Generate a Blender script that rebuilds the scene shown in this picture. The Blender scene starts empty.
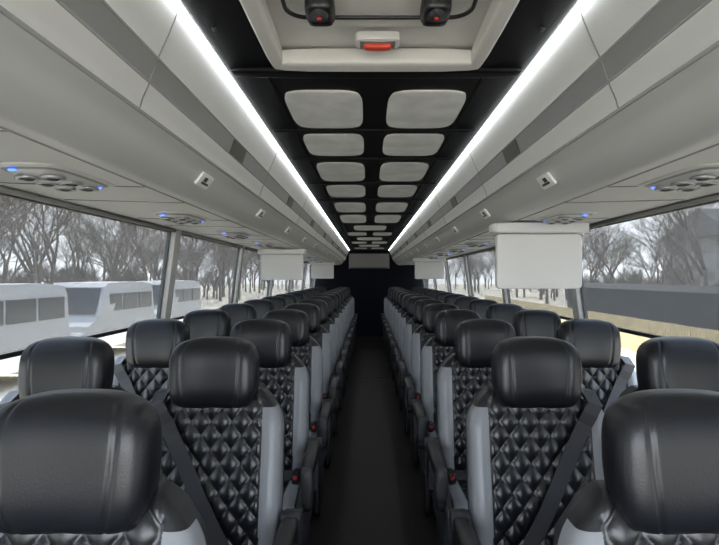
import bpy, math, random
from mathutils import Vector, Matrix
random.seed(4)
S=bpy.context.scene
C=1.365          # camera height
BX=-0.025        # camera x
# ------------------------------------------------------------ materials
def mat(name,col,rough=0.5,metal=0.0,spec=0.5,bump=None,var=None,emit=None,coat=0):
    m=bpy.data.materials.new(name); m.use_nodes=True
    nt=m.node_tree; b=nt.nodes['Principled BSDF']
    b.inputs['Base Color'].default_value=(*col,1)
    b.inputs['Roughness'].default_value=rough
    b.inputs['Metallic'].default_value=metal
    b.inputs['Specular IOR Level'].default_value=spec
    b.inputs['Coat Weight'].default_value=coat
    tc=nt.nodes.new('ShaderNodeTexCoord')
    if bump:
        sc,st,di=bump
        n=nt.nodes.new('ShaderNodeTexNoise'); n.inputs['Scale'].default_value=sc; n.inputs['Detail'].default_value=3
        nt.links.new(tc.outputs['Object'],n.inputs['Vector'])
        bp=nt.nodes.new('ShaderNodeBump'); bp.inputs['Strength'].default_value=st; bp.inputs['Distance'].default_value=di
        nt.links.new(n.outputs['Fac'],bp.inputs['Height']); nt.links.new(bp.outputs['Normal'],b.inputs['Normal'])
    if var:
        sc,col2=var
        n=nt.nodes.new('ShaderNodeTexNoise'); n.inputs['Scale'].default_value=sc; n.inputs['Detail'].default_value=5
        nt.links.new(tc.outputs['Object'],n.inputs['Vector'])
        r=nt.nodes.new('ShaderNodeValToRGB'); r.color_ramp.elements[0].position=.35; r.color_ramp.elements[1].position=.65
        r.color_ramp.elements[0].color=(*col,1); r.color_ramp.elements[1].color=(*col2,1)
        nt.links.new(n.outputs['Fac'],r.inputs['Fac']); nt.links.new(r.outputs['Color'],b.inputs['Base Color'])
    if emit:
        b.inputs['Emission Color'].default_value=(*emit[0],1); b.inputs['Emission Strength'].default_value=emit[1]
    return m
M_leather=mat('black_leather',(0.0085,0.0095,0.0125),0.34,spec=0.48,bump=(260,0.25,0.0015))
M_quilt=mat('quilted_black_leather',(0.0065,0.0075,0.010),0.30,spec=0.55,bump=(300,0.2,0.001))
M_grey=mat('grey_vinyl',(0.25,0.262,0.28),0.36,bump=(240,0.2,0.001))
M_shell=mat('dark_grey_shell',(0.026,0.027,0.031),0.5)
M_belt=mat('belt_webbing',(0.028,0.029,0.034),0.55,bump=(500,0.3,0.001))
M_red=mat('red_plastic',(0.6,0.02,0.015),0.4)
M_orange=mat('orange_red_latch',(0.75,0.08,0.04),0.4)
M_blk=mat('black_plastic',(0.008,0.008,0.009),0.4)
M_metal=mat('brushed_metal',(0.45,0.45,0.46),0.35,metal=0.8)
M_rack=mat('rack_white_plastic',(0.70,0.70,0.68),0.38,bump=(900,0.05,0.0005))
M_rackb=mat('rack_bullnose_plastic',(0.60,0.60,0.585),0.38)
M_under=mat('psu_panel_plastic',(0.62,0.62,0.60),0.5)
M_band=mat('rack_grey_band',(0.24,0.24,0.235),0.4)
M_gap=mat('gap_seam_grey',(0.22,0.22,0.21),0.7)  # plain grey for rack seams, panel joints and the hatch latch inset
M_dark=mat('latch_recess',(0.06,0.054,0.048),0.5)
M_vin=mat('ceiling_black_vinyl',(0.003,0.003,0.0035),0.5,spec=0.18,bump=(120,0.2,0.002))
M_cpan=mat('ceiling_fabric_panel',(0.74,0.74,0.73),0.5,var=(9,(0.90,0.90,0.89)),bump=(30,0.2,0.003))
M_hatch=mat('hatch_plastic',(0.74,0.725,0.69),0.45)
M_led=mat('led_diffuser',(0.9,0.9,0.9),0.4,emit=((0.93,0.97,1.0),3.6))
M_blue=mat('blue_led',(0.1,0.2,1),0.4,emit=((0.08,0.2,1.0),0.8))
M_wall=mat('wall_grey_laminate',(0.33,0.33,0.33),0.6)
M_pillar=mat('pillar_plastic',(0.60,0.60,0.585),0.5)
M_floor=mat('floor_dark_vinyl',(0.0075,0.0048,0.0038),0.5,spec=.3,var=(40,(0.012,0.0078,0.0062)))
M_rear=mat('rear_dark_fabric',(0.003,0.004,0.008),0.8,spec=.15)
M_beige=mat('rear_beige_panel',(0.20,0.19,0.18),0.6)
M_tv=mat('monitor_white_shell',(0.70,0.70,0.685),0.4)
M_scr=mat('monitor_screen',(0.01,0.01,0.012),0.15)
M_label=mat('label_white',(0.9,0.9,0.88),0.5)
M_rub=mat('window_gasket',(0.02,0.02,0.022),0.6)
def glassmat():
    m=bpy.data.materials.new('tinted_window_glass'); m.use_nodes=True; nt=m.node_tree
    for n in list(nt.nodes): nt.nodes.remove(n)
    o=nt.nodes.new('ShaderNodeOutputMaterial'); t=nt.nodes.new('ShaderNodeBsdfTransparent'); g=nt.nodes.new('ShaderNodeBsdfGlossy')
    t.inputs['Color'].default_value=(0.44,0.455,0.455,1); g.inputs['Roughness'].default_value=0.02
    f=nt.nodes.new('ShaderNodeLayerWeight'); f.inputs['Blend'].default_value=0.12
    x=nt.nodes.new('ShaderNodeMixShader'); nt.links.new(f.outputs['Fresnel'],x.inputs[0]); nt.links.new(t.outputs[0],x.inputs[1]); nt.links.new(g.outputs[0],x.inputs[2])
    nt.links.new(x.outputs[0],o.inputs[0]); return m
def shademat():
    m=bpy.data.materials.new('mesh_sunscreen_fabric'); m.use_nodes=True; nt=m.node_tree
    for n in list(nt.nodes): nt.nodes.remove(n)
    o=nt.nodes.new('ShaderNodeOutputMaterial'); t=nt.nodes.new('ShaderNodeBsdfTransparent'); d=nt.nodes.new('ShaderNodeBsdfDiffuse'); tr=nt.nodes.new('ShaderNodeBsdfTranslucent')
    d.inputs['Color'].default_value=(0.10,0.102,0.102,1); tr.inputs['Color'].default_value=(0.09,0.092,0.092,1)
    a=nt.nodes.new('ShaderNodeMixShader'); a.inputs[0].default_value=0.5; nt.links.new(d.outputs[0],a.inputs[1]); nt.links.new(tr.outputs[0],a.inputs[2])
    x=nt.nodes.new('ShaderNodeMixShader'); x.inputs[0].default_value=0.75; nt.links.new(t.outputs[0],x.inputs[1]); nt.links.new(a.outputs[0],x.inputs[2])
    nt.links.new(x.outputs[0],o.inputs[0]); return m
M_glass=glassmat(); M_shade=shademat()

# ------------------------------------------------------------ mesh builder
class B:
    def __init__(s): s.v=[]; s.f=[]; s.m=[]; s.sm=[]; s.mats=[]
    def mi(s,m):
        if m not in s.mats: s.mats.append(m)
        return s.mats.index(m)
    def face(s,idx,m,smooth=True): s.f.append(idx); s.m.append(s.mi(m)); s.sm.append(smooth)
    def box(s,c,h,m,T=None):
        b=len(s.v)
        for dx in(-1,1):
            for dy in(-1,1):
                for dz in(-1,1):
                    p=Vector((c[0]+dx*h[0],c[1]+dy*h[1],c[2]+dz*h[2]))
                    if T: p=T@p
                    s.v.append(tuple(p))
        for q in((0,1,3,2),(4,6,7,5),(0,4,5,1),(2,3,7,6),(0,2,6,4),(1,5,7,3)): s.face([b+i for i in q],m,False)
    def prism(s,pts8,m):
        b=len(s.v); s.v+=[tuple(p) for p in pts8]
        for q in((0,1,2,3),(7,6,5,4),(0,4,5,1),(1,5,6,2),(2,6,7,3),(3,7,4,0)): s.face([b+i for i in q],m,False)
    def grid(s,fn,us,vs,mf,flip=False):
        b=len(s.v); nu=len(us); nv=len(vs)
        for v in vs:
            for u in us: s.v.append(tuple(fn(u,v)))
        for j in range(nv-1):
            for i in range(nu-1):
                q=[b+j*nu+i,b+j*nu+i+1,b+(j+1)*nu+i+1,b+(j+1)*nu+i]
                if flip: q.reverse()
                mm=mf(.5*(us[i]+us[i+1]),.5*(vs[j]+vs[j+1])) if callable(mf) else mf
                s.face(q,mm)
    def sbox(s,c,h,m,n=6,res=8,T=None):
        """rounded (superellipsoid) box"""
        e=edges(res)
        def P(a,b,sg):
            t=max(0,(1-abs(a)**n))**(1/n)*max(0,(1-abs(b)**n))**(1/n)
            k=0.12*min(1,6/n)
            ca=(1-k*abs(b)**n); cb=(1-k*abs(a)**n)
            p=Vector((c[0]+h[0]*a*ca,c[1]+h[1]*b*cb,c[2]+sg*h[2]*t))
            return T@p if T else p
        s.grid(lambda a,b:P(a,b,1),e,e,m); s.grid(lambda a,b:P(a,b,-1),e,e,m,True)
    def tube(s,pts,r,m,n=8,closed=False):
        pts=[Vector(p) for p in pts]; k=len(pts); b=len(s.v)
        for i,p in enumerate(pts):
            if closed: d=pts[(i+1)%k]-pts[i-1]
            else: d=pts[min(i+1,k-1)]-pts[max(i-1,0)]
            d.normalize(); up=Vector((0,0,1)) if abs(d.z)<.9 else Vector((1,0,0))
            a=d.cross(up).normalized(); c=a.cross(d)
            rr=r[i] if isinstance(r,(list,tuple)) else r
            for j in range(n):
                t=2*math.pi*j/n; s.v.append(tuple(p+a*math.cos(t)*rr+c*math.sin(t)*rr))
        for i in range(k if closed else k-1):
            for j in range(n):
                i2=(i+1)%k
                s.face([b+i*n+j,b+i*n+(j+1)%n,b+i2*n+(j+1)%n,b+i2*n+j],m)
        if not closed:
            s.face([b+j for j in range(n)][::-1],m); s.face([b+(k-1)*n+j for j in range(n)],m)
    def cyl(s,p0,p1,r,m,n=20): s.tube([p0,p1],r,m,n)
    def mesh(s,name):
        me=bpy.data.meshes.new(name); me.from_pydata(s.v,[],s.f)
        for m in s.mats: me.materials.append(m)
        me.polygons.foreach_set('material_index',s.m); me.polygons.foreach_set('use_smooth',s.sm)
        me.update(); return me
    def obj(s,name,loc=(0,0,0)):
        o=bpy.data.objects.new(name,s.mesh(name)); o.location=loc; S.collection.objects.link(o); return o
def edges(n):
    inner=[-0.9+1.8*i/n for i in range(n+1)]
    return [-1,-0.998,-0.99,-0.97,-0.94]+inner+[0.94,0.97,0.99,0.998,1]
def inst(me,name,loc,rot=(0,0,0),sc=1):
    o=bpy.data.objects.new(name,me); o.location=loc; o.rotation_euler=rot; o.scale=(sc,)*3; S.collection.objects.link(o); return o
def sst(x,a,b):
    t=min(1,max(0,(x-a)/(b-a))); return t*t*(3-2*t)

# ------------------------------------------------------------ seat
def seat_mesh(sg,name,aisle):
    b=B()
    QW=0.170; wx,wz=0.068,0.088
    def quilt(x,z):
        a=x/wx+z/wz; c=x/wx-z/wz
        return (abs(math.sin(math.pi*a/1))*abs(math.sin(math.pi*c/1)))**0.42
    zc,H=0.68,0.305; W0=0.236
    def W(bv):
        w=W0
        if bv>0.55: w*=1-0.36*((bv-0.55)/0.45)**2.3
        if bv<-0.2: w*=1-0.05*((-0.2-bv)/0.8)
        return w
    def ycen(z): return 0.085+(z-1.0)*0.17
    def yfront(a,bv):
        x=a*W(bv); z=zc+H*bv
        T=max(0,1-abs(a)**7)**(1/7)*max(0,1-abs(bv)**6)**(1/6)
        y=ycen(z)-0.055*T
        bol=sst(abs(x),QW-0.015,QW+0.03)*(1-sst(z,0.86,0.97))
        y-=0.020*bol*T
        y-=0.012*math.exp(-((z-0.62)/0.1)**2)*T
        if abs(x)<QW:
            e=min(1,(QW-abs(x))/0.012)
            y-=0.012*quilt(x,z)*T*e-0.004
        return y
    n=96; e=[-1,-.998,-.99,-.975,-.955]+[-.94+1.88*i/n for i in range(n+1)]+[.955,.975,.99,.998,1]
    n2=150; ev=[-1,-.998,-.99,-.975]+[-.96+1.92*i/n2 for i in range(n2+1)]+[.975,.99,.998,1]
    def mf(a,bv):
        x=abs(a*W(bv)); z=zc+H*bv
        if x<QW: return M_quilt
        return M_grey if z<0.925 else M_leather
    b.grid(lambda a,v:(a*W(v),yfront(a,v),zc+H*v),e,ev,mf)
    eb=edges(10)
    def yb(a,v):
        T=max(0,1-abs(a)**7)**(1/7)*max(0,1-abs(v)**6)**(1/6); return ycen(zc+H*v)+0.05*T
    b.grid(lambda a,v:(a*W(v),yb(a,v),zc+H*v),eb,eb,M_shell,True)
    # ---- headrest
    hz,hh,hw=1.037,0.120,0.149
    def HW(v): return hw*(1-0.07*max(0,-v)**1.5-0.04*max(0,v)**3)
    def hy(a,v,f):
        T=max(0,1-abs(a)**4.2)**(1/3.2)*max(0,1-abs(v)**3.6)**(1/2.8)
        y=0.072-0.02*abs(a)**2.2 + (0.012*v)
        if f:
            y-=0.078*T
            y+=0.007*math.exp(-((abs(a)-0.64-0.05*v)/0.022)**2)*T
        else: y+=0.06*T
        return y
    def hzf(a,v): 
        return hz+hh*v*(1-0.13*abs(a)**3.5)-(0.004*abs(a)**2)
    n=60; eh=[-1,-.998,-.99,-.975,-.95]+[-.93+1.86*i/n for i in range(n+1)]+[.95,.975,.99,.998,1]
    evh=edges(26)
    b.grid(lambda a,v:(a*HW(v)*(1-0.15*abs(v)**5),hy(a,v,True),hzf(a,v)),eh,evh,M_leather)
    b.grid(lambda a,v:(a*HW(v)*(1-0.15*abs(v)**5),hy(a,v,False),hzf(a,v)),eh,evh,M_leather,True)
    # ---- cushion
    cw=0.228; y0,y1=-0.50,-0.03; cz=0.385
    def ctop(a,v):
        x=a*cw; y=(y0+y1)/2+v*(y1-y0)/2
        T=max(0,1-abs(a)**6)**(1/6)*max(0,1-abs(v)**5)**(1/5)
        z=cz+0.06*T
        z+=0.02*sst(abs(x),QW-.01,QW+.03)*T
        if abs(x)<QW: z+=(0.012*quilt(x,y)*min(1,(QW-abs(x))/0.012)-.004)*T
        return (x,y,z+0.03*(-v)*0.5)
    n=72; ec=[-1,-.998,-.99,-.97]+[-.95+1.9*i/n for i in range(n+1)]+[.97,.99,.998,1]
    b.grid(ctop,ec,ec,lambda a,v: M_quilt if abs(a*cw)<QW else M_grey)
    def cbot(a,v):
        T=max(0,1-abs(a)**6)**(1/6)*max(0,1-abs(v)**5)**(1/5)
        return (a*cw,(y0+y1)/2+v*(y1-y0)/2,cz-0.07*T+0.03*(-v)*0.5)
    b.grid(cbot,eb,eb,M_shell,True)
    # ---- frame and legs
    b.sbox((0,-0.25,0.285),(0.2,0.19,0.035),M_shell)
    for x in(-0.15,0.15):
        b.box((x,-0.12,0.13),(0.02,0.05,0.13),M_shell); b.box((x,-0.36,0.13),(0.02,0.03,0.13),M_shell)
        b.box((x,-0.24,0.015),(0.03,0.2,0.015),M_shell)
    if aisle:
        b.sbox((-0.246,-0.22,0.355),(0.022,0.225,0.095),M_shell)         # side valance
        b.sbox((-0.236,-0.20,0.145),(0.020,0.15,0.143),M_blk,n=8)        # pedestal cover
        ax=-0.276; aw=0.029
        b.sbox((ax,-0.225,0.572),(aw,0.195,0.026),M_blk,n=4)
        b.sbox((ax,-0.395,0.515),(aw-.002,0.034,0.080),M_shell,n=3.2)    # drooping front end
        b.sbox((ax,-0.395,0.445),(aw-.006,0.026,0.035),M_blk,n=3)
    else:
        ax=-0.2525; aw=0.015
        b.sbox((ax,-0.21,0.585),(aw,0.175,0.024),M_blk,n=4)
    b.prism([(ax-aw*.6,-.09,.59),(ax-aw*.6,.01,.59),(ax-aw*.6,-.02,.38),(ax-aw*.6,-.10,.38),(ax+aw*.9,-.09,.59),(ax+aw*.9,.01,.59),(ax+aw*.9,-.02,.38),(ax+aw*.9,-.10,.38)],M_blk)
    b.cyl((ax-aw,-0.04,0.57),(ax+aw+.004,-0.04,0.57),0.034,M_shell)
    # ---- belts
    def ribbon(path,wd,th=0.003):
        k=len(path)
        L=[];R=[]
        for i,p in enumerate(path):
            p=Vector(p); d=(Vector(path[min(i+1,k-1)])-Vector(path[max(i-1,0)])).normalized()
            nrm=Vector((0,-1,0.15)).normalized(); sd=d.cross(nrm).normalized()*wd/2
            L.append(p-sd);R.append(p+sd)
        base=len(b.v)
        for l,r in zip(L,R):
            b.v+= [tuple(l),tuple(r),tuple(r+Vector((0,th,0))),tuple(l+Vector((0,th,0)))]
        for i in range(k-1):
            o=base+4*i
            for q in((0,1,5,4),(1,2,6,5),(2,3,7,6),(3,0,4,7)): b.face([o+t for t in q],M_belt,False)
    def surf(x,z):
        # belt is pulled taut over the outermost quilting
        return ycen(z)-0.055-0.013-0.012*math.exp(-((z-0.62)/0.1)**2)-0.008-0.012*sst(abs(x),QW-.04,QW)
    path=[(0.185,0.16,0.90),(0.185,0.13,0.965),(0.182,0.06,0.975)]
    for i in range(15):
        t=i/14; x=0.178-0.25*t; z=0.945-0.47*t
        path.append((x,surf(x,z),z))
    ribbon(path,0.050)
    ribbon([(-0.06,-0.135,0.475),(-0.10,-0.16,0.465),(-0.18,-0.16,0.47),(-0.215,-0.12,0.44)],0.042)
    ribbon([(-0.06,-0.14,0.475),(0.08,-0.16,0.465),(0.18,-0.15,0.48),(0.222,-0.10,0.44)],0.042)
    b.sbox((-0.205,-0.19,0.475),(0.018,0.045,0.028),M_blk,n=4)
    b.sbox((-0.205,-0.235,0.483),(0.009,0.006,0.008),M_red,n=4)
    if sg<0:
        b.v=[(-x,y,z) for x,y,z in b.v]; b.f=[f[::-1] for f in b.f]
    return b.mesh(name)
seats={(s,a):seat_mesh(s,'coach_seat_mesh',a) for s in(-1,1) for a in(True,False)}
PITCH=0.80; NR=14
for r in range(NR):
    y=1.0+PITCH*r
    if r==0: y=0.91
    for s in(-1,1):
        inst(seats[(s,True)],'coach_seat',(s*0.55,y,0))
        inst(seats[(s,False)],'coach_seat',(s*1.055,y,0))

# ------------------------------------------------------------ shell
YF,YR=-1.9,12.35
ZB,ZT=0.72,C+0.285
def wx_(z):
    return 1.325-0.14*max(0,(z-0.55))/(ZT-0.55)
b=B(); b.box((0,(YF+YR)/2,-0.05),(1.36,(YR-YF)/2,0.05),M_floor); b.obj('floor')
b=B(); b.box((0,(YF+YR)/2,C+0.70),(1.34,(YR-YF)/2,0.05),M_rack); b.obj('ceiling')
pill=[-1.85,-0.25,1.5,3.28,5.0,6.75,8.5,10.25,12.2]
for s,nm in((-1,'left'),(1,'right')):
    b=B()
    def slab(y0,y1,z0,z1,m,t=0.05,off=0):
        p=[]
        for y in(y0,y1):
            p+=[(s*(wx_(z0)+off),y,z0),(s*(wx_(z1)+off),y,z1),(s*(wx_(z1)+off+t),y,z1),(s*(wx_(z0)+off+t),y,z0)]
        b.prism(p,m)
    slab(YF,YR,0,0.55,M_wall); slab(YF,YR,0.55,ZB,M_wall); slab(YF,YR,ZT,C+0.75,M_wall)
    for y in pill:
        slab(y-0.045,y+0.045,ZB,ZT,M_pillar,t=0.05,off=-0.012)
    b.obj('wall_'+nm)
    for i in range(len(pill)-1):
        y0,y1=pill[i]+0.045,pill[i+1]-0.045
        b=B()
        b.v=[(s*(wx_(ZB)+.035),y0,ZB),(s*(wx_(ZT)+.035),y0,ZT),(s*(wx_(ZT)+.035),y1,ZT),(s*(wx_(ZB)+.035),y1,ZB)]
        b.face([0,1,2,3] if s>0 else [3,2,1,0],M_glass,False)
        for (a0,a1,c0,c1) in((y0,y1,ZB,ZB+.03),(y0,y1,ZT-.02,ZT),(y0,y0+.03,ZB,ZT),(y1-.03,y1,ZB,ZT)):
            slab(a0,a1,c0,c1,M_rub,t=0.012,off=0.018)
        b.obj('window_%d'%(i+1+(0 if s<0 else 8)))
        b=B(); zb=1.105
        b.v+=[(s*(wx_(zb)+.008),y0+.02,zb),(s*(wx_(ZT)+.008),y0+.02,ZT),(s*(wx_(ZT)+.008),y1-.02,ZT),(s*(wx_(zb)+.008),y1-.02,zb)]
        b.face([0,1,2,3] if s>0 else [3,2,1,0],M_shade,False)
        b.sbox((s*(wx_(zb)+.004),(y0+y1)/2,zb-.008),(.009,(y1-y0)/2-.005,.010),M_blk)
        b.cyl((s*(wx_(ZT)-.01),y0+.02,ZT-.010),(s*(wx_(ZT)-.01),y1-.02,ZT-.010),0.010,M_band)
        b.obj('roller_shade')
b=B(); b.box((0,YR+.03,1.03),(1.36,.03,1.06),M_rear); b.obj('wall_rear')
b=B(); b.box((0,YR-.03,C+.36),(0.46,.025,.17),M_beige); b.sbox((0,YR-.06,C+.20),(.44,.02,.015),M_rub); b.obj('trim_1')
b=B(); b.box((0,YF-.03,.25),(1.36,.03,.30),M_wall); b.box((0,YF-.03,C+.69),(1.36,.03,.08),M_wall)
b.box((-1.32,YF-.03,1.2),(.04,.03,.8),M_wall); b.box((1.32,YF-.03,1.2),(.04,.03,.8),M_wall); b.obj('wall_front')
b=B()
for y in(7.35,10.1): b.box((0,y,.003),(.27,.015,.003),M_shell)
b.obj('trim_2')

# ------------------------------------------------------------ luggage racks
ctrl=[(0.452,0.625),(0.458,0.60),(0.478,0.55),(0.502,0.497),(0.521,0.442),(0.537,0.405),(0.546,0.380),(0.575,0.352),(0.605,0.312),(0.640,0.284),(0.690,0.272),(0.86,0.276),(1.05,0.281),(1.165,0.286)]
def cat(p0,p1,p2,p3,t):
    return tuple(.5*((2*p1[k])+(-p0[k]+p2[k])*t+(2*p0[k]-5*p1[k]+4*p2[k]-p3[k])*t*t+(-p0[k]+3*p1[k]-3*p2[k]+p3[k])*t**3) for k in(0,1))
prof=[];seg=[]
for i in range(len(ctrl)-1):
    p0=ctrl[max(i-1,0)];p3=ctrl[min(i+2,len(ctrl)-1)]
    for k in range(6):
        prof.append(cat(p0,ctrl[i],ctrl[i+1],p3,k/6)); seg.append(i)
prof.append(ctrl[-1])
def at(t):
    i=min(int(t),len(ctrl)-2); return cat(ctrl[max(i-1,0)],ctrl[i],ctrl[i+1],ctrl[min(i+2,len(ctrl)-1)],t-i)
R0,R1=-0.6,YR
for s in(-1,1):
    b=B()
    n=len(prof)
    N=n+2
    for rep in range(2):        # separate vertices for the skin and for the flat caps
        for y in(R0,R1):
            for p in prof: b.v.append((s*p[0],y,C+p[1]))
            b.v.append((s*1.165,y,C+.645)); b.v.append((s*.452,y,C+.645))
    for i in range(n-1):
        m=M_rack
        if seg[i]==3: m=M_band
        elif seg[i] in(6,7,8,9): m=M_rackb
        elif seg[i]>=10: m=M_under
        q=[i,i+1,N+i+1,N+i]
        b.face(q[::-1] if s>0 else q,m)
    o=2*N
    for q,m in (([n-1,n,N+n,N+n-1],M_under),([n,n+1,N+n+1,N+n],M_under),([n+1,0,N,N+n+1],M_rack),(list(range(N)),M_rack),(list(range(N,2*N)),M_rack)):
        b.face([o+t for t in q],m,False)
    for t,w in((3.0,.003),(4.0,.003),(6.0,.0045),(10.0,.003)):
        p=at(t); b.tube([(s*p[0],R0,C+p[1]),(s*p[0],R1,C+p[1])],w,M_gap,6)
    y=1.225
    while y<12:
        b.tube([(s*at(k*.25)[0],y,C+at(k*.25)[1]) for k in range(2,25)],.0022,M_gap,6); y+=1.35
    y=1.0
    while y<12:
        b.tube([(s*at(10+k*.2)[0],y,C+at(10+k*.2)[1]) for k in range(0,14)],.003,M_gap,6)
        b.tube([(s*at(10+k*.2)[0],y+.62,C+at(10+k*.2)[1]) for k in range(0,14)],.003,M_gap,6); y+=0.97
    y=2.02
    while y<12:
        a=at(3.05);c=at(3.95)
        nx=-0.004
        b.prism([(s*(a[0]+nx),y-.09,C+a[1]-.003),(s*(a[0]+nx),y+.09,C+a[1]-.003),(s*(c[0]+nx),y+.09,C+c[1]-.003),(s*(c[0]+nx),y-.09,C+c[1]-.003),
                 (s*(a[0]+.02),y-.09,C+a[1]),(s*(a[0]+.02),y+.09,C+a[1]),(s*(c[0]+.02),y+.09,C+c[1]),(s*(c[0]+.02),y-.09,C+c[1])],M_dark)
        y+=1.35
    b.obj('luggage_rack')
    y=1.85
    while y<12:
        b=B()
        a=Vector((at(7.0)[0],0,at(7.0)[1])); c=Vector((at(8.0)[0],0,at(8.0)[1]))
        nn=Vector((-(a-c).z,0,(a-c).x)); nn.normalize()
        if nn.x>0: nn=-nn
        mp=at(7.5); m=Vector((mp[0],0,mp[1]))+nn*.005; d=(a-c).normalized()
        T=Matrix(((s*d.x,0,s*nn.x,s*m.x),(0,1,0,y),(d.z,0,nn.z,C+m.z),(0,0,0,1)))
        b.sbox((0,0,0),(.025,.060,.005),M_label,T=T,n=10)
        b.box((0.006,-.010,.0058),(.008,.014,.0012),M_dark,T=T); b.box((-.008,.004,.0058),(.004,.034,.0012),M_dark,T=T)
        b.obj('seat_number_sign'); y+=0.97
    b=B(); b.sbox((s*.445,(R0+R1)/2,C+.606),(.0045,(R1-R0)/2,.004),M_led); b.obj('led_strip_light')
    y=1.47
    while y<12:
        b=B(); z=C+at(11)[1]-.002; cx=s*.865
        for k,(ax,ay,dz,m) in enumerate(((.098,.175,.010,M_under),(.088,.163,.015,M_band),(.080,.152,.020,M_rackb))):
            b.sbox((cx,y,z),(ax,ay,dz),m,n=2.6,res=14)
        for dy in(-.085,0,.085):
            for q in(-.032,.032):
                pts=[(cx+q+.026*math.cos(t*math.pi/8),y+dy+.026*math.sin(t*math.pi/8),z-.020) for t in range(16)]
                b.tube(pts,.005,M_metal,8,True)
                b.sbox((cx+q,y+dy,z-.019),(.015,.015,.009),M_shell,n=2.5)
        b.sbox((cx+s*.03,y-.150,z-.012),(.010,.005,.003),M_blue,n=3); b.sbox((cx-s*.05,y+.11,z-.013),(.010,.008,.004),M_blue,n=3)
        b.obj('reading_light_panel'); y+=0.97

# ------------------------------------------------------------ ceiling liner
Zc=C+0.61
b=B()
b.box((0,(1.58+YR)/2,Zc+.02),(.436,(YR-1.58)/2,.02),M_vin)
b.box((-.365,.49,Zc+.02),(.071,1.09,.02),M_vin); b.box((.365,.49,Zc+.02),(.071,1.09,.02),M_vin)
b.sbox((0,1.60,Zc-.001),(.43,.03,.012),M_vin); 
rows=[(1.76,2.20),(2.29,2.70),(2.87,3.42),(3.58,4.10),(4.42,5.05),(5.30,6.05)]
for i in range(len(rows)-1):
    yy=(rows[i][1]+rows[i+1][0])/2; b.sbox((0,yy,Zc),(.42,.022,.010),M_vin)
b.tube([(-.325,1.6,Zc),(-.325,12,Zc)],.006,M_vin); b.tube([(.325,1.6,Zc),(.325,12,Zc)],.006,M_vin)
for x in(-.40,.40):
    for y in(1.32,1.62,2.24,2.78): b.sbox((x,y,Zc-.004),(.006,.006,.005),M_shell,n=2.2)
for (y0,y1) in rows:
    for sx in(-1,1):
        b.sbox((sx*.178,(y0+y1)/2,Zc),(.134,(y1-y0)/2,.009),M_cpan,n=5,res=10)
y=6.4; k=0
while y<11.6:
    if k%2==0: b.sbox((0,y+.3,Zc),(.20,.30,.009),M_cpan,n=5,res=10)
    else:
        for sx in(-1,1): b.sbox((sx*.178,y+.3,Zc),(.134,.26,.009),M_cpan,n=5,res=10)
    y+=.95; k+=1
b.obj('ceiling_panel_frame')
# roof hatch
b=B()
b.box((0,.78,Zc+.045),(.294,.80,.006),M_hatch)
for x in(-.283,.283): b.sbox((x,.78,Zc+.01),(.022,.80,.026),M_hatch)
b.sbox((0,1.545,Zc+.01),(.30,.035,.024),M_hatch); b.sbox((0,.0,Zc+.01),(.30,.035,.024),M_hatch)
b.sbox((0,.75,Zc+.035),(.22,.62,.018),M_hatch,n=8)
def arc(cx,cy,r,a0,a1):
    return [(cx+r*math.cos(math.radians(a0+(a1-a0)*k/6)),cy+r*math.sin(math.radians(a0+(a1-a0)*k/6)),Zc+.005) for k in range(7)]
pts=[(-.215,.85,Zc+.02)]+arc(-.165,1.23,.05,180,90)+arc(.165,1.23,.05,90,0)+[(.215,.85,Zc+.02)]
b.tube(pts,.005,M_blk)
for x in(-.135,.13):
    b.sbox((x,1.24,Zc+.005),(.034,.045,.024),M_blk,n=4)
    b.cyl((x,1.22,Zc+.02),(x,1.22,Zc-.026),.020,M_shell); b.cyl((x,1.22,Zc-.02),(x,1.22,Zc-.029),.006,M_red); b.sbox((x,1.262,Zc-.010),(.028,.012,.012),M_blk,n=4)
b.sbox((0,1.42,Zc+.012),(.058,.034,.012),M_hatch,n=8); b.box((0,1.42,Zc+.001),(.046,.022,.002),M_gap)
b.sbox((0,1.42,Zc-.002),(.036,.013,.010),M_orange,n=5)
b.obj('roof_hatch')

# ------------------------------------------------------------ monitors
def monitor(x,y,w,h):
    b=B(); zt=C+.262
    b.sbox((x,y,zt-.022),(w/2+.025,.075,.026),M_tv,n=9)
    b.sbox((x,y,zt-.055),(w/2-.03,.02,.02),M_shell)
    T=Matrix.Translation((x,y,zt-.05-h/2))@Matrix.Rotation(math.radians(90),4,'X')
    b.sbox((0,0,0),(w/2,h/2,.022),M_tv,n=22,T=T)
    b.box((0,.021,0),(w/2-.02,.003,h/2-.02),M_scr,T=Matrix.Translation((x,y,zt-.05-h/2)))
    b.obj('drop_down_monitor')
monitor(.820,2.68,.42,.27); monitor(-.835,5.1,.40,.24); monitor(.84,7.6,.41,.24); monitor(-.835,9.6,.40,.24)

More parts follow.
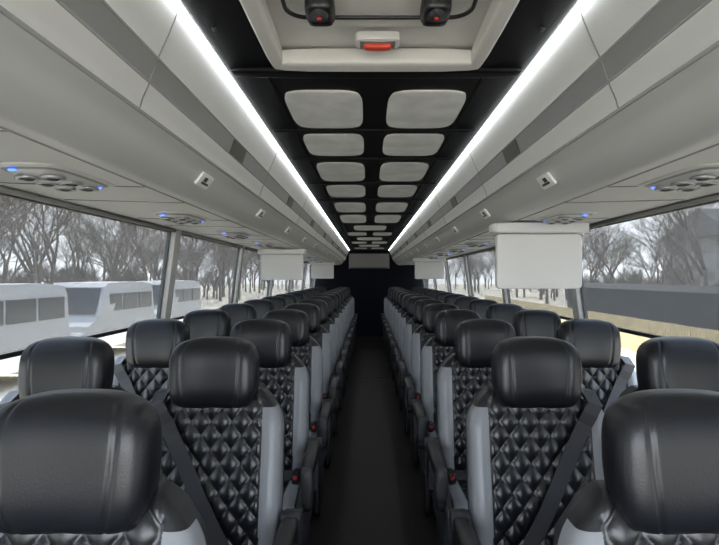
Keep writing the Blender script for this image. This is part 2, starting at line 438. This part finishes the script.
# ------------------------------------------------------------ outside
GZ=-1.3
M_ground=mat('pale_asphalt_ground',(0.32,0.29,0.23),0.9,var=(0.25,(0.44,0.40,0.32)))
M_bark=mat('bare_bark',(0.125,0.095,0.07),0.9)
M_van=mat('white_van_paint',(0.45,0.45,0.45),0.35)
M_vglass=mat('van_dark_glass',(0.02,0.022,0.025),0.15)
M_wood=mat('fence_wood',(0.52,0.42,0.22),0.8,var=(3,(0.40,0.32,0.17)))
M_shed=mat('dark_shed_siding',(0.006,0.0065,0.009),0.8,spec=.2)
M_house=mat('house_siding',(0.27,0.265,0.26),0.8)
M_roof=mat('house_roof_shingle',(0.05,0.05,0.052),0.9)
b=B(); b.v=[(-140,-60,GZ),(140,-60,GZ),(140,200,GZ),(-140,200,GZ)]; b.face([0,1,2,3],M_ground,False); b.obj('ground')
def tree(seed,L0,name):
    rnd=random.Random(seed); b=B()
    def br(p,d,L,r,dep):
        mid=p+d*L*.5+Vector((rnd.uniform(-1,1),rnd.uniform(-1,1),0))*L*.05
        q=p+d*L
        b.tube([p,mid,q],[r,r*.85,r*.66],M_bark,3 if dep>2 else 6)
        if dep==6: return
        k=3 if dep<5 else 4
        for i in range(k):
            ax=Vector((rnd.uniform(-1,1),rnd.uniform(-1,1),rnd.uniform(-.4,.5))).normalized()
            nd=(d*1.15+ax*rnd.uniform(.35,.85)).normalized()
            st=q if i==0 else p+d*L*rnd.uniform(.45,1)
            br(st,nd,L*rnd.uniform(.62,.87),r*.56,dep+1)
    br(Vector((0,0,0)),Vector((0,0,1)),L0,.14,0)
    return b.mesh(name)
trees=[tree(i+10,2.4+.25*i,'bare_tree_mesh') for i in range(5)]
shrub=tree(40,1.0,'bare_shrub_mesh')
for s in(-1,1):
    for i in range(140):
        row=i%5
        x=s*(15.5+row*5+random.uniform(-2.5,2.5)); y=-4+i*.58*(1+.006*i)+random.uniform(-1.5,1.5)
        if s>0: x+=4
        if s>0 and 24<x<45 and 36<y<56: continue
        inst(trees[i%5 if i%2 else (i*3+1)%5],'bare_tree',(x,y,GZ-.05),(0,0,random.uniform(0,6.28)),random.uniform(.7,1.35))
    for i in range(90):
        x=s*(19+(i%3)*5+random.uniform(-2,2)); y=-2+i*.85+random.uniform(-1,1)
        if s>0 and 24<x<45 and 36<y<56: continue
        inst(shrub,'bare_shrub',(x+(3 if s>0 else 0),y,GZ-.05),(0,0,random.uniform(0,6.28)),random.uniform(.7,1.3))
def van(x,y,rot,name='parked_van'):
    b=B()
    prof=[(-2.5,.45),(-2.5,2.2),(-2.35,2.42),(-1.5,2.5),(1.0,2.48),(1.25,2.35),(1.85,1.45),(2.45,1.2),(2.6,.95),(2.6,.45)]
    n=len(prof)
    for w,k in((-1,0),(1,0)):
        for p in prof:
            ww=.98 if p[1]<1.6 else .88
            b.v.append((p[0],w*ww,p[1]))
    for i in range(n): 
        j=(i+1)%n; b.face([i,j,n+j,n+i],M_van,False)
    b.face(list(range(n))[::-1],M_van,False); b.face(list(range(n,2*n)),M_van,False)
    b.prism([(1.29,-.78,2.32),(1.29,.78,2.32),(1.84,.86,1.52),(1.84,-.86,1.52),(1.20,-.7,2.2),(1.20,.7,2.2),(1.7,.7,1.5),(1.7,-.7,1.5)],M_vglass)
    for sy in(-1,1):
        for cx,hw in((-1.7,.55),(-.45,.55),(.62,.42)): b.box((cx,sy*.925,1.85),(hw,.02,.28),M_vglass)
        for wx2 in(-1.6,1.7): b.cyl((wx2,sy*.78,.36),(wx2,sy*1.0,.36),.36,M_blk); b.cyl((wx2,sy*1.0,.36),(wx2,sy*1.01,.36),.2,M_metal)
        b.sbox((2.56,sy*.7,.95),(.06,.16,.09),M_label)
    b.box((2.58,0,.6),(.06,.9,.12),M_shell); b.box((2.58,0,.93),(.04,.45,.08),M_vglass)
    o=b.obj(name,(x,y,GZ)); o.rotation_euler=(0,0,rot)
for i in range(4): van(-9.2,6.5+5.9*i,math.radians(-90))
b=B()
y=4
while y<44:
    b.box((9.5,y,GZ+.60),(.012,.065,.60),M_wood); y+=.15
for z in(.3,1.0): b.box((9.53,24,GZ+z),(.03,20,.05),M_wood)
b.obj('picket_fence')
b=B(); b.box((15.5,24,GZ+1.0),(1.5,14,1.0),M_shed)
b.prism([(13.8,9.8,GZ+2.0),(13.8,38.2,GZ+2.0),(17.2,38.2,GZ+2.0),(17.2,9.8,GZ+2.0),(15.3,9.8,GZ+2.25),(15.3,38.2,GZ+2.25),(15.7,38.2,GZ+2.25),(15.7,9.8,GZ+2.25)],M_shed)
b.obj('storage_shed')
b=B(); b.box((34,46,GZ+3),(6,5,3),M_house)
b.prism([(27.5,40.5,GZ+6),(27.5,51.5,GZ+6),(40.5,51.5,GZ+6),(40.5,40.5,GZ+6),(28,46,GZ+8.5),(28,46.1,GZ+8.5),(40,46.1,GZ+8.5),(40,46,GZ+8.5)],M_roof)
for xx in(30.5,34,37.5):
    for zz in(1.8,4.4): b.box((xx,40.98,GZ+zz),(.5,.05,.7),M_vglass)
b.obj('house')

# ------------------------------------------------------------ light
w=bpy.data.worlds.new('sky'); S.world=w; w.use_nodes=True; nt=w.node_tree
bg=nt.nodes['Background']; tc=nt.nodes.new('ShaderNodeTexCoord'); sp=nt.nodes.new('ShaderNodeSeparateXYZ'); rp=nt.nodes.new('ShaderNodeValToRGB')
nt.links.new(tc.outputs['Generated'],sp.inputs[0]); nt.links.new(sp.outputs['Z'],rp.inputs[0]); nt.links.new(rp.outputs[0],bg.inputs[0])
rp.color_ramp.elements[0].color=(0.89,0.92,0.97,1); rp.color_ramp.elements[1].color=(0.64,0.77,1.0,1); rp.color_ramp.elements[1].position=.7
bg.inputs[1].default_value=3.2
L=bpy.data.lights.new('sun','SUN'); L.energy=12; L.angle=.02; L.color=(1,.95,.87); o=bpy.data.objects.new('sun',L); o.rotation_euler=(math.radians(-42),0,math.radians(8)); S.collection.objects.link(o)
# ------------------------------------------------------------ camera
cd=bpy.data.cameras.new('camera'); cd.sensor_width=36; cd.lens=540/719*36; cd.shift_x=-8.5/719; cd.shift_y=4.5/719; cd.clip_start=.02; cd.clip_end=500
co=bpy.data.objects.new('camera',cd); co.location=(BX,0,C); co.rotation_euler=(math.radians(90),0,0); S.collection.objects.link(co); S.camera=co
S.view_settings.view_transform='Standard'
S.view_settings.exposure=1.6
